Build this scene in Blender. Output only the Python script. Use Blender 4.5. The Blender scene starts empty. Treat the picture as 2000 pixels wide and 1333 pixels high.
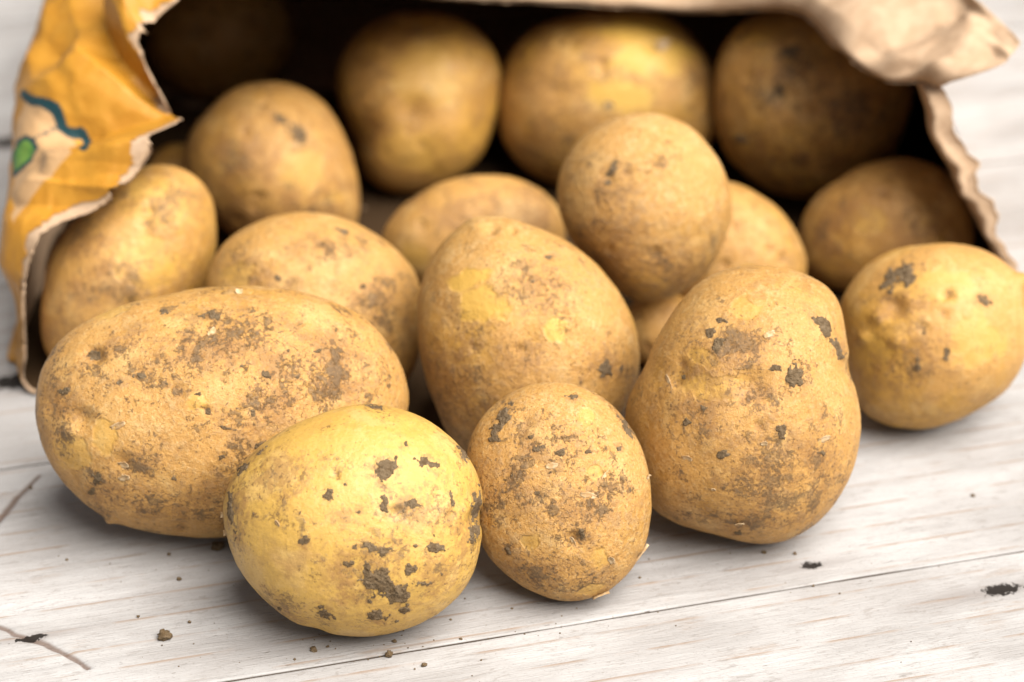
import bpy, math, random
import numpy as np
from mathutils import Matrix, Vector

# ------------------------------------------------------------------ camera, world, sun
scene = bpy.context.scene
CM = 0.01
PITCH = math.radians(29.46)
cam_data = bpy.data.cameras.new('camera')
cam_data.sensor_width = 36.0
cam_data.lens = 85.0
cam_data.clip_start = 0.02
cam_data.clip_end = 50.0
cam_data.dof.use_dof = True
cam_data.dof.focus_distance = 0.695
cam_data.dof.aperture_fstop = 7.0
cam_data.dof.aperture_blades = 0
cam = bpy.data.objects.new('camera', cam_data)
scene.collection.objects.link(cam)
cam.location = (0.0, -42.0 / math.tan(PITCH) * CM, 42.0 * CM)
cam.rotation_euler = (math.pi / 2 - PITCH, 0, 0)
scene.camera = cam

TO_LIGHT = Vector((0.44, -0.32, 0.84)).normalized()
SUN_EL = math.asin(TO_LIGHT.z)
SUN_AZ = math.atan2(TO_LIGHT.x, TO_LIGHT.y)
world = bpy.data.worlds.new('World')
scene.world = world
world.use_nodes = True
wn = world.node_tree
bg = wn.nodes['Background']
sky = wn.nodes.new('ShaderNodeTexSky')
sky.sky_type = 'NISHITA'
sky.sun_disc = False
sky.sun_elevation = SUN_EL
sky.sun_rotation = SUN_AZ
sky.dust_density = 1.0
sky.air_density = 0.75
hs = wn.nodes.new('ShaderNodeHueSaturation')      # a white, overcast sky
hs.inputs['Saturation'].default_value = 0.12
wn.links.new(sky.outputs[0], hs.inputs['Color'])
wn.links.new(hs.outputs[0], bg.inputs['Color'])
bg.inputs['Strength'].default_value = 0.05

sun_data = bpy.data.lights.new('sun', 'SUN')
sun_data.energy = 5.0
sun_data.angle = math.radians(58)
sun_data.color = (1.0, 0.96, 0.9)
sun = bpy.data.objects.new('sun', sun_data)
scene.collection.objects.link(sun)
sun.rotation_euler = TO_LIGHT.to_track_quat('Z', 'Y').to_euler()

scene.view_settings.view_transform = 'Standard'
scene.view_settings.look = 'None'
scene.view_settings.exposure = 0.97
scene.view_settings.gamma = 1.0
scene.view_settings.use_curve_mapping = False
scene.cycles.use_denoising = True
scene.cycles.max_bounces = 8
scene.cycles.diffuse_bounces = 4

# ------------------------------------------------------------------ measurements (potatoes in mm, own axes; the rest in cm)
POT = {
 'P1': {"c":[-88.29,-109.56,36.76],"x":[0.993,0.1031,-0.0582],"y":[-0.1183,0.8498,-0.5137],"o":[[-56.93,2.82],[-55.67,12.39],[-49.4,22.9],[-36.54,30.11],[-18.98,35.28],[-0.47,37.95],[15.53,37.95],[31.52,34.5],[44.38,28.38],[52.53,18.19],[56.93,7.21],[56.45,-0.63],[52.22,-12.39],[41.24,-24.15],[25.56,-33.56],[11.45,-37.48],[0.31,-37.95],[-12.55,-37.48],[-23.68,-35.91],[-34.19,-32.78],[-44.54,-25.09],[-50.97,-17.88],[-55.36,-8.47]],"h":31.88,"clod":[[-3.29,28.85,3.45,1.25,0],[-17.25,30.27,1.88,0.78,0],[12.86,10.82,2.04,1.41,-10],[-38.11,17.25,1.88,1.57,0],[-46.89,6.43,1.57,1.25,0],[-4.55,0.47,1.1,1.25,0],[-37.32,-19.6,1.88,2.2,0],[-39.52,-23.68,1.41,1.1,0],[-0.47,-13.17,1.1,0.94,0],[8.31,-0.0,0.94,1.41,0],[10.66,-9.72,2.2,1.25,20],[1.1,-4.7,2.82,0.63,-10],[19.45,18.03,0.94,0.94,0],[-24.46,10.82,1.88,0.78,-10],[-7.37,5.65,1.1,0.63,0],[16.15,23.68,0.78,0.47,0],[27.44,18.19,1.25,0.94,0],[-16.78,8.47,0.94,0.63,0],[-30.89,9.1,1.1,0.78,0],[21.64,10.35,0.63,0.63,0],[-14.43,-19.45,0.78,0.63,0],[33.4,24.46,0.63,0.47,0],[5.18,13.49,0.78,0.47,0]],"dust":[[-29.33,19.76,9.41,3.45,20],[-24.15,-14.74,7.84,5.33,20],[-1.1,19.76,23.52,9.41,10],[13.02,0.94,18.82,7.84,10],[-49.71,2.51,6.27,14.11,0],[-34.03,-24.15,7.84,6.27,0],[-2.67,-27.29,25.09,7.84,0],[31.83,13.49,17.25,10.98,0]],"peel":[[-34.81,-6.9,4.39,6.27,0],[-45.01,-11.6,6.27,6.27,0],[-7.37,3.29,4.08,3.45,0],[-34.03,30.74,6.27,2.82,20]],"dent":[[-38.26,17.09,3.45,2.2],[-45.01,-5.65,2.51,-1.3],[-53.16,-0.63,3.45,-0.9],[-41.87,-1.41,4.08,1.8],[-7.68,3.29,3.76,-1.0],[-5.18,0.94,1.41,1.2],[22.74,26.5,1.25,1.6],[-21.48,7.21,9.41,0.8],[-34.34,-33.25,2.2,-1.6],[-29.8,-14.74,4.08,1.2]],"flake":[[-29.64,-15.53,2.51,1.57,0,0.25],[-29.01,-19.13,2.82,1.41,20,0.25],[-30.89,-3.76,3.76,1.25,20,0.2],[-3.45,23.68,2.51,1.25,60,0.2],[4.55,36.23,1.57,1.1,10,0.4]]},
 'P2': {"c":[-45.86,-161.53,32.2],"x":[0.9978,0.0571,-0.0323],"y":[-0.0654,0.8304,-0.5533],"o":[[3.77,33.16],[12.19,32.28],[21.79,28.43],[28.88,23.26],[34.79,15.88],[37.3,8.05],[37.59,-0.96],[36.41,-9.97],[32.87,-19.13],[26.96,-25.48],[18.54,-30.35],[7.61,-33.16],[-1.4,-33.16],[-11.15,-31.68],[-18.24,-28.73],[-25.92,-22.23],[-32.42,-14.55],[-35.97,-6.13],[-37.59,2.88],[-36.56,8.64],[-31.83,15.88],[-23.41,23.56],[-13.66,28.73],[-5.24,31.68]],"h":26.53,"clod":[[8.94,14.55,3.55,2.95,0],[20.9,15.44,2.66,1.77,-25],[-6.87,6.72,2.07,2.22,0],[8.94,3.62,1.33,2.36,0],[16.32,3.91,2.07,1.92,30],[27.7,6.13,1.03,2.51,10],[-13.07,-5.83,2.07,1.33,0],[0.22,-7.46,1.03,1.18,0],[4.65,-7.46,1.92,1.48,0],[-1.11,-12.33,1.62,1.18,0],[22.82,-7.75,2.66,2.07,-35],[8.94,-9.08,1.92,1.33,30],[7.61,-16.47,5.61,3.99,0],[12.78,-21.05,2.95,3.25,0],[15.73,-13.96,2.36,1.48,20],[19.87,-18.09,2.22,1.03,0],[7.02,-27.4,4.43,1.62,-15],[14.11,-25.48,1.77,1.48,0],[-7.9,-26.81,2.66,1.33,-30],[-9.23,-24.74,1.18,0.74,0],[-20.75,-25.19,1.03,0.74,0],[35.52,2.14,1.77,7.09,0],[33.75,-5.24,1.33,3.25,0],[31.68,18.69,1.03,3.25,35],[-34.49,2.14,1.33,7.68,8],[-31.54,14.4,2.66,1.03,40],[6.28,32.13,2.95,0.74,-10],[-25.92,19.57,2.36,0.59,35],[14.7,21.05,0.89,0.74,0],[-2.14,9.68,0.59,0.74,0],[17.65,-7.46,0.74,0.59,0],[-26.07,6.57,0.44,1.18,10],[-27.99,1.7,0.59,0.59,0],[-14.7,1.85,0.44,0.44,0],[-18.39,-15.58,0.44,0.44,0],[4.51,-22.97,0.74,0.74,0],[25.19,-15.58,0.74,0.59,0],[1.55,2.14,0.89,0.74,0]],"dust":[[-2.73,0.37,3.84,2.95,20],[26.66,0.66,8.86,10.34,0],[-19.13,-25.92,7.39,3.69,-30],[-7.31,16.91,2.95,2.07,0],[13.37,2.14,8.86,5.91,0],[4.51,-11.15,10.34,10.34,0],[23.71,-14.11,8.86,8.86,0],[-32.42,2.14,3.69,13.29,5],[-22.08,12.48,7.39,8.86,40]],"dent":[[35.82,0.66,3.84,2.2],[31.83,2.14,2.36,-1.0],[16.32,26.07,2.36,0.6],[-10.27,-30.65,4.43,0.8],[1.55,2.14,7.39,0.5]],"flake":[[-20.9,-1.11,1.48,0.74,-40,0.4],[-37.3,1.4,1.18,0.74,80,0.4],[-37.15,-3.77,1.18,0.74,80,0.4]]},
 'P3': {"c":[13.79,-142.41,29.45],"x":[0.9998,-0.0168,0.0095],"y":[0.0192,0.8384,-0.5447],"o":[[-1.52,32.35],[5.91,31.14],[13.49,27.2],[19.7,21.14],[24.09,13.71],[26.37,5.53],[27.27,-3.11],[26.67,-10.68],[24.4,-18.86],[19.7,-25.08],[13.49,-30.08],[6.67,-32.2],[0.3,-32.35],[-7.12,-29.77],[-15.3,-24.47],[-21.36,-18.26],[-25.15,-9.17],[-26.97,1.44],[-27.27,9.77],[-26.21,15.53],[-23.33,21.14],[-17.73,26.9],[-10.3,30.84]],"h":20.73,"clod":[[-15.61,22.35,2.12,4.55,-40],[-17.58,18.41,1.52,2.73,-40],[3.79,27.5,2.27,0.76,-8],[20.3,18.41,1.21,4.85,25],[17.88,12.5,1.06,0.91,0],[-5.91,12.5,1.97,0.91,15],[0.61,11.14,1.21,1.36,0],[-8.03,15.53,1.21,0.91,0],[6.67,-12.2,1.21,1.36,0],[-14.7,-17.2,0.91,1.36,0],[-18.33,14.93,1.82,1.06,0],[-2.42,5.23,0.76,0.61,0],[20.76,0.68,0.45,1.21,0],[-6.52,-0.83,0.91,0.76,20],[8.94,11.29,0.91,0.76,0],[-13.79,4.47,0.61,0.45,0],[13.49,-6.14,0.61,0.45,0],[-0.91,-25.53,0.91,0.76,0],[10.46,-25.08,0.91,0.45,0]],"dust":[[-4.7,12.05,14.39,6.82,-15],[5.91,-12.2,6.06,5.3,0],[-13.79,-0.08,9.09,9.09,0],[-1.67,-22.8,13.64,4.55,0],[4.39,-4.62,13.64,9.09,0]],"peel":[[8.64,21.9,3.03,3.33,0],[10.46,5.23,2.42,2.42,0],[-8.33,-14.93,3.03,2.73,0],[11.97,-19.02,3.64,3.64,0],[8.94,-28.87,5.45,1.82,15]],"dent":[[4.7,-14.02,3.03,1.8],[13.49,4.47,1.52,0.8],[24.09,-19.77,2.12,0.8],[-9.24,-15.99,2.73,0.5]],"flake":[[4.09,-14.93,2.42,0.91,-65,0.35],[24.85,-19.47,6.06,1.36,70,0.3],[25.91,4.02,1.21,0.91,10,0.5],[8.64,-1.29,3.64,1.36,-10,0.12],[-1.97,7.2,2.73,1.21,10,0.15],[15.0,-19.77,2.12,1.21,-60,0.4],[12.27,-30.08,3.94,1.52,15,0.3],[13.79,4.47,2.42,0.91,50,0.3]]},
 'P4': {"c":[70.37,-110.17,39.96],"x":[0.9955,-0.0826,0.0467],"y":[0.0948,0.8536,-0.5122],"o":[[3.6,42.61],[11.26,42.14],[18.76,39.95],[25.65,35.73],[29.55,31.2],[30.65,22.75],[32.53,12.12],[34.4,3.67],[35.65,-3.21],[34.87,-13.84],[31.74,-23.69],[26.43,-32.13],[18.76,-39.02],[9.7,-42.46],[3.6,-42.61],[-5.63,-40.11],[-16.26,-37.45],[-24.55,-34.48],[-29.4,-29.63],[-33.46,-21.81],[-35.65,-10.87],[-35.65,-1.64],[-33.78,3.67],[-29.24,12.12],[-24.55,22.75],[-19.23,31.2],[-12.35,38.08],[-4.85,41.52]],"h":33.16,"clod":[[15.48,8.21,3.44,3.13,0],[9.7,10.56,2.19,0.94,-15],[23.93,22.75,2.19,4.07,35],[28.77,16.65,1.56,4.38,25],[32.37,9.77,0.78,4.07,10],[-7.04,17.44,2.35,1.88,0],[-9.7,20.88,1.72,1.41,40],[10.79,-6.96,2.19,1.56,-30],[11.57,-8.52,1.09,1.41,0],[-5.63,-14.62,1.88,1.25,0],[-1.41,-38.55,1.25,0.94,0],[-16.26,-5.39,1.41,1.09,0],[-6.25,24.63,1.72,1.09,0],[23.46,-14.0,1.25,0.78,0],[-17.2,7.9,0.94,0.78,0],[-11.42,-1.02,1.25,0.94,0]],"dust":[[-4.69,15.72,11.73,8.6,-20],[-14.07,-1.49,10.95,7.82,-30],[7.82,-21.81,17.2,14.07,0],[23.46,-20.25,7.82,14.07,0],[4.69,-34.32,18.76,4.69,0],[-1.56,3.21,10.95,7.82,0]],"peel":[[0.0,28.23,5.47,3.91,0],[-10.95,13.37,5.47,2.81,-30],[-7.82,4.77,10.95,4.69,0]],"dent":[[3.13,5.24,6.57,2.6],[33.62,11.02,5.32,1.6],[-18.76,8.68,4.38,1.2],[-9.38,14.15,6.25,-0.9],[21.89,29.79,9.38,-0.8],[-4.69,-1.49,7.82,0.7]],"flake":[[6.25,-11.34,1.56,0.94,0,0.3],[23.93,-10.09,3.44,1.41,0,0.15],[-16.42,-16.03,2.5,1.41,0,0.15],[-0.78,-35.42,2.19,1.09,20,0.25],[7.82,20.41,2.81,1.25,30,0.2],[-21.89,6.33,4.69,0.94,-55,0.15],[-8.44,-24.94,1.09,0.78,0,0.3]]},
 'P5': {"c":[5.33,-69.84,38.98],"x":[1.0,-0.006,0.0034],"y":[0.0069,0.8704,-0.4923],"o":[[-15.65,40.32],[-8.93,40.16],[-0.74,37.7],[7.29,34.42],[16.15,29.34],[23.52,22.46],[30.24,13.77],[33.68,6.23],[35.32,-1.8],[35.65,-8.52],[34.34,-15.41],[29.91,-26.39],[20.9,-35.41],[7.79,-40.32],[-6.97,-39.83],[-18.44,-36.22],[-25.82,-29.67],[-29.26,-20.82],[-33.19,-10.0],[-35.32,-0.49],[-35.65,9.02],[-34.01,19.18],[-29.91,28.68],[-25.16,34.09],[-21.06,38.36]],"h":33.16,"clod":[[24.18,-7.87,2.13,2.62,0],[28.93,-7.87,0.98,1.64,0],[6.31,26.55,1.31,0.66,0],[15.98,-11.97,0.66,0.98,0],[1.23,18.69,0.66,0.82,0]],"dust":[[24.18,-8.36,7.38,7.38,0],[-21.72,-11.64,9.83,13.11,0],[-2.05,-5.08,9.83,8.2,0],[2.87,-19.83,21.31,8.2,0],[4.51,17.87,11.47,8.2,0]],"peel":[[-18.44,19.83,7.87,3.61,20],[9.1,3.93,3.93,5.9,0],[-13.52,11.31,9.83,6.56,0]],"dent":[[-11.88,35.9,2.62,1.6],[-5.33,35.08,1.48,1.3],[-16.8,37.54,3.61,-0.6],[6.31,26.88,1.64,1.2],[2.05,-0.16,4.92,0.7],[-17.62,32.62,6.56,0.8]]},
 'P6': {"c":[138.66,-50.52,30.28],"x":[0.9851,-0.1496,0.0845],"y":[0.1718,0.8587,-0.4829],"o":[[-30.22,11.2],[-26.18,18.61],[-19.62,25.17],[-12.21,28.71],[-2.44,30.39],[8.33,30.22],[16.42,28.04],[22.98,24.33],[27.7,18.94],[30.22,9.68],[30.22,1.26],[28.88,-8.5],[22.98,-17.6],[14.06,-24.16],[4.13,-28.71],[-4.8,-30.39],[-14.73,-29.05],[-22.14,-25.85],[-25.0,-21.64],[-27.03,-12.71],[-29.55,-1.09]],"h":28.11,"clod":[[-11.37,19.28,7.41,3.37,32],[-3.12,1.26,1.52,1.18,0],[4.13,-5.47,1.68,2.36,0],[-4.8,-9.68,1.52,2.19,0],[16.25,11.37,2.36,1.35,-20]],"dust":[[-10.69,9.68,10.1,5.89,20],[-5.64,-5.47,11.79,10.1,0]],"peel":[[1.09,16.42,15.15,6.74,0],[12.88,-0.42,10.1,10.1,0],[-20.8,-5.47,8.42,6.74,0]],"dent":[[-12.38,10.02,4.38,2.0],[-17.43,5.98,3.37,-1.5],[-22.14,-0.42,2.53,-1.5],[-11.53,-1.77,3.03,-1.0],[29.21,18.44,3.7,-4.5],[-2.27,9.68,6.74,0.8]]},
 'P7': {"c":[-65.81,-35.48,32.51],"x":[0.9967,0.0708,-0.04],"y":[-0.0813,0.8743,-0.4785],"o":[[-35.89,7.35],[-34.18,14.19],[-29.91,21.88],[-21.37,27.86],[-11.11,31.28],[-0.85,31.96],[9.4,30.08],[19.66,25.3],[28.2,18.46],[33.67,11.62],[35.89,3.93],[35.72,-6.32],[34.53,-16.58],[30.77,-25.13],[19.66,-31.11],[0.85,-31.96],[-19.66,-26.83],[-32.48,-14.87],[-35.72,-2.91]],"h":29.73,"clod":[[8.55,25.3,2.73,1.03,-10],[-11.96,9.91,1.37,0.85,0],[15.38,7.35,1.2,0.85,0]],"dust":[[-19.66,10.77,8.55,6.84,0],[5.98,21.02,13.67,5.13,0],[21.37,0.51,10.26,13.67,0]],"peel":[[-24.78,10.77,6.84,4.27,0]],"dent":[[-9.4,17.61,6.84,0.8],[14.53,22.73,5.13,0.7]]},
 'P8': {"c":[-131.34,-10.63,34.0],"x":[0.9877,0.1364,-0.077],"y":[-0.1566,0.8739,-0.4602],"o":[[-28.23,-5.7],[-26.48,4.82],[-17.71,17.1],[-8.94,24.99],[-1.05,32.88],[8.59,36.39],[17.36,35.51],[24.37,31.12],[28.76,24.11],[29.63,15.34],[28.23,1.32],[25.78,-9.21],[20.87,-19.73],[8.59,-30.25],[-7.19,-36.39],[-21.22,-35.51],[-27.88,-28.49],[-29.63,-16.22]],"h":27.56,"dust":[[-15.96,8.33,8.77,7.01,0],[-3.68,-5.7,14.03,10.52,0],[8.59,22.36,14.03,5.26,0],[-17.71,-23.23,10.52,10.52,0]],"peel":[[8.59,22.36,14.03,8.77,0],[6.84,1.32,14.03,10.52,0]],"dent":[[5.09,8.33,8.77,0.8]]},
 'P9': {"c":[-89.86,76.25,31.86],"x":[0.9951,0.0861,-0.0486],"y":[-0.0986,0.8994,-0.4258],"o":[[-32.38,4.98],[-29.89,12.65],[-23.18,21.27],[-15.52,27.97],[-5.94,31.23],[4.6,31.42],[13.22,28.36],[20.88,22.22],[26.63,12.65],[30.46,1.15],[32.38,-8.43],[32.0,-19.93],[28.55,-26.63],[13.22,-31.42],[-5.94,-29.51],[-19.35,-21.84],[-27.97,-12.26],[-31.8,-2.68]],"h":29.0,"clod":[[9.39,12.26,4.22,2.49,-45],[3.26,17.24,3.07,1.34,-35]],"dust":[[-11.69,1.15,11.5,11.5,0],[-9.77,-18.01,15.33,9.58,0],[17.05,-14.18,11.5,9.58,0]],"peel":[[22.8,-11.3,4.22,2.3,0],[11.3,-0.77,9.58,9.58,0]],"dent":[[-4.98,-11.3,3.07,1.2],[7.47,12.65,3.83,0.8]]},
 'P10': {"c":[-36.8,126.76,35.27],"x":[0.9992,0.0338,-0.0191],"y":[-0.0386,0.9139,-0.404],"o":[[-32.19,9.53],[-28.98,19.75],[-21.76,28.38],[-11.53,33.79],[0.7,35.6],[11.53,34.39],[21.56,29.78],[28.78,21.76],[32.19,13.14],[31.79,3.11],[28.78,-9.93],[23.77,-21.56],[15.14,-28.78],[5.11,-33.79],[-6.52,-35.6],[-15.14,-32.99],[-21.76,-26.57],[-24.57,-17.15],[-28.98,-5.52],[-31.39,2.31]],"h":29.71,"dust":[[-7.32,26.57,18.05,6.02,10],[-0.9,-3.91,4.41,5.21,0],[-17.35,-9.53,8.02,12.03,0],[-19.35,16.55,8.02,8.02,0]],"peel":[[2.71,10.53,14.04,14.04,0],[-3.31,-17.55,14.04,8.02,0]],"dent":[[-0.9,-4.51,9.02,2.6],[-23.36,-11.53,10.03,1.5],[-9.33,22.56,6.02,1.2]]},
 'P11': {"c":[38.46,131.09,35.22],"x":[0.9992,-0.0352,0.0199],"y":[0.0402,0.9146,-0.4024],"o":[[-42.89,6.44],[-38.46,18.73],[-31.21,26.78],[-16.71,31.81],[-2.21,34.43],[7.85,35.04],[17.92,33.63],[26.98,29.0],[36.04,19.13],[41.48,8.26],[43.69,-1.81],[42.28,-12.69],[36.04,-23.36],[21.95,-31.41],[1.81,-35.04],[-16.31,-33.83],[-30.4,-29.4],[-42.08,-17.52],[-43.69,-8.05]],"h":32.58,"dust":[[-26.38,6.85,14.09,14.09,0],[-22.35,-13.29,16.11,14.09,0],[-2.21,10.87,6.04,5.03,0],[38.06,4.83,8.05,16.11,0]],"peel":[[4.83,1.81,15.1,7.05,-10],[15.91,16.91,18.12,10.07,0],[11.88,26.98,18.12,6.04,0]],"dent":[[-3.22,12.89,3.62,1.6],[42.69,-11.68,3.62,-3.4],[15.91,19.93,4.03,0.8],[-20.34,2.82,6.04,0.8]],"flake":[[19.93,19.93,4.83,2.82,25,0.4],[-0.2,-2.21,2.82,2.01,0,0.3]]},
 'P12': {"c":[44.46,-13.08,58.74],"x":[0.9985,-0.0475,0.0268],"y":[0.0545,0.895,-0.4426],"o":[[-29.29,4.65],[-27.23,14.99],[-22.06,22.75],[-13.44,28.78],[-3.1,31.53],[7.24,30.85],[15.85,27.05],[22.75,19.3],[27.57,9.82],[29.29,-0.52],[27.05,-10.86],[22.75,-19.47],[15.85,-26.37],[7.24,-30.67],[-1.38,-31.53],[-9.13,-27.23],[-16.03,-19.47],[-23.78,-10.86],[-27.74,-3.96]],"h":26.6,"clod":[[-10.51,12.41,1.21,3.45,-20],[-11.72,8.44,1.38,1.38,0]],"dust":[[-13.44,6.38,8.62,8.62,0],[-9.99,-12.58,13.79,12.06,0],[12.41,-19.47,13.79,8.62,0]],"dent":[[-11.72,9.82,2.41,0.8],[7.24,18.44,6.89,-0.5]]},
 'P13': {"c":[-13.88,36.18,23.15],"x":[0.9999,0.0138,-0.0078],"y":[-0.0159,0.8911,-0.4535],"o":[[-33.32,0.28],[-28.69,7.68],[-19.44,15.09],[-8.33,20.08],[4.63,21.94],[15.73,20.64],[24.99,16.01],[30.54,10.46],[33.32,2.13],[30.54,-12.68],[17.59,-20.08],[-4.63,-21.94],[-23.14,-16.38],[-32.02,-8.98]],"h":20.4,"dust":[[-4.63,7.68,20.36,9.26,0],[21.29,7.68,11.11,11.11,0]],"peel":[[-21.29,-7.13,5.55,5.55,0]]},
 'P14': {"c":[76.82,14.61,26.83],"x":[0.996,-0.0781,0.0441],"y":[0.0896,0.8842,-0.4585],"o":[[-27.11,-11.3],[-22.59,8.59],[-11.75,23.05],[0.54,25.76],[9.94,21.24],[18.98,14.01],[24.4,5.87],[27.11,-2.26],[25.85,-11.3],[18.98,-19.43],[6.33,-24.85],[-8.13,-25.76],[-20.79,-21.24]],"h":24.29,"peel":[[6.33,-5.87,5.42,3.61,0]]},
 'P14b': {"c":[51.66,-15.61,13.18],"x":[0.9981,-0.0538,0.0304],"y":[0.0618,0.8713,-0.4869],"o":[[-13.69,0.88],[-9.27,9.71],[-0.44,13.24],[9.27,9.71],[13.69,0.88],[10.15,-9.71],[-0.44,-13.24],[-10.15,-8.83]],"h":12.19},
 'P15': {"c":[115.57,109.39,42.95],"x":[0.9923,-0.1076,0.0608],"y":[0.123,0.9077,-0.4012],"o":[[37.74,2.65],[34.99,-7.96],[29.68,-20.34],[21.62,-29.19],[11.99,-34.49],[-0.39,-36.66],[-12.78,-34.49],[-25.16,-27.42],[-33.02,-20.34],[-36.56,-9.73],[-37.74,4.42],[-34.99,22.11],[-26.14,31.94],[-12.38,36.66],[1.38,35.48],[14.54,29.97],[27.91,20.15],[36.16,11.3]],"h":33.91,"clod":[[-9.43,19.16,3.54,2.36,0],[-12.38,4.42,2.75,2.36,0],[-27.12,-12.87,2.36,1.97,0]],"dust":[[-11.4,10.32,21.62,13.76,0],[-5.5,-19.16,23.59,11.79,0],[18.08,0.49,15.72,15.72,0]],"peel":[[2.36,-13.27,15.72,7.86,0]],"dent":[[-9.43,18.18,5.5,1.6],[-11.4,3.44,5.11,1.4],[-1.57,2.46,5.9,-0.8]]},
 'P16': {"c":[135.33,40.59,24.65],"x":[0.9883,-0.1328,0.075],"y":[0.1523,0.8825,-0.4449],"o":[[-31.3,-8.64],[-27.59,8.08],[-16.44,17.37],[-1.58,23.87],[13.28,23.87],[24.43,17.37],[30.93,4.37],[31.3,-6.78],[28.14,-14.21],[18.86,-20.71],[2.14,-23.87],[-14.58,-22.94],[-25.73,-19.78],[-30.37,-15.14]],"h":22.2,"dust":[[-14.58,-1.21,13.0,11.15,0],[13.28,-6.78,11.15,11.15,0]],"peel":[[-7.15,2.51,7.43,5.57,0]]},
 'P17': {"c":[-123.97,218.65,26.15],"x":[0.9929,0.1039,-0.0587],"y":[-0.1184,0.919,-0.3762],"o":[[-31.13,-4.37],[-28.94,8.74],[-20.21,19.66],[-2.73,26.21],[14.75,24.03],[27.85,13.11],[31.13,-2.18],[25.67,-15.29],[14.75,-22.94],[-0.55,-26.21],[-15.84,-24.03],[-26.76,-15.29]],"h":24.38,"dust":[[-9.28,2.18,6.55,6.55,0],[14.75,4.37,7.65,5.46,0]],"dent":[[-9.28,2.18,5.68,1.8],[14.75,5.46,5.68,1.6]]},
 'P18': {"c":[-130.44,110.24,12.12],"x":[0.9906,0.1192,-0.0673],"y":[-0.1366,0.8939,-0.427],"o":[[-11.5,0.5],[-7.5,9.5],[-0.5,12.49],[7.5,9.5],[11.5,0.5],[8.5,-8.5],[-0.5,-12.49],[-8.5,-8.5]],"h":10.69},
}
CRACKS = [[[-19.138,-7.834],[-18.408,-6.563],[-17.753,-5.467],[-16.953,-4.375]],[[-19.734,-11.679],[-18.903,-12.379],[-18.229,-13.083],[-17.683,-13.515],[-17.159,-14.116],[-16.647,-15.009]]]
MARKS = [[5.127,-15.705,0.35,0.25],[10.128,-18.377,0.74,0.3],[-18.085,-13.122,0.48,0.17],[-16.997,1.854,1.3,0.6],[-15.376,21.703,1.52,0.6]]
CRUMBS = [[-10.08,-17.46,0.195],[-3.53,-18.32,0.12],[-3.41,-17.68,0.075],[-2.51,-18.8,0.075],[-5.72,-18.09,0.105],[-9.03,-12.89,0.195],[-10.01,-14.57,0.075],[7.71,-13.14,0.075],[14.62,-9.99,0.075],[8.65,-13.21,0.06],[9.02,-14.9,0.045],[-9.45,-16.71,0.045],[-6.23,-18.54,0.045],[-5.32,-17.93,0.045],[-5.09,-18.02,0.03],[-1.48,-17.56,0.045],[-0.88,-18.55,0.03],[0.0,-16.05,0.045],[3.85,-14.47,0.045],[-10.99,-16.43,0.045],[-10.48,-13.24,0.06],[-15.35,-9.5,0.06],[9.77,-15.28,0.03],[-13.56,-13.53,0.045],[-1.8,-16.61,0.045]]
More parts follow.
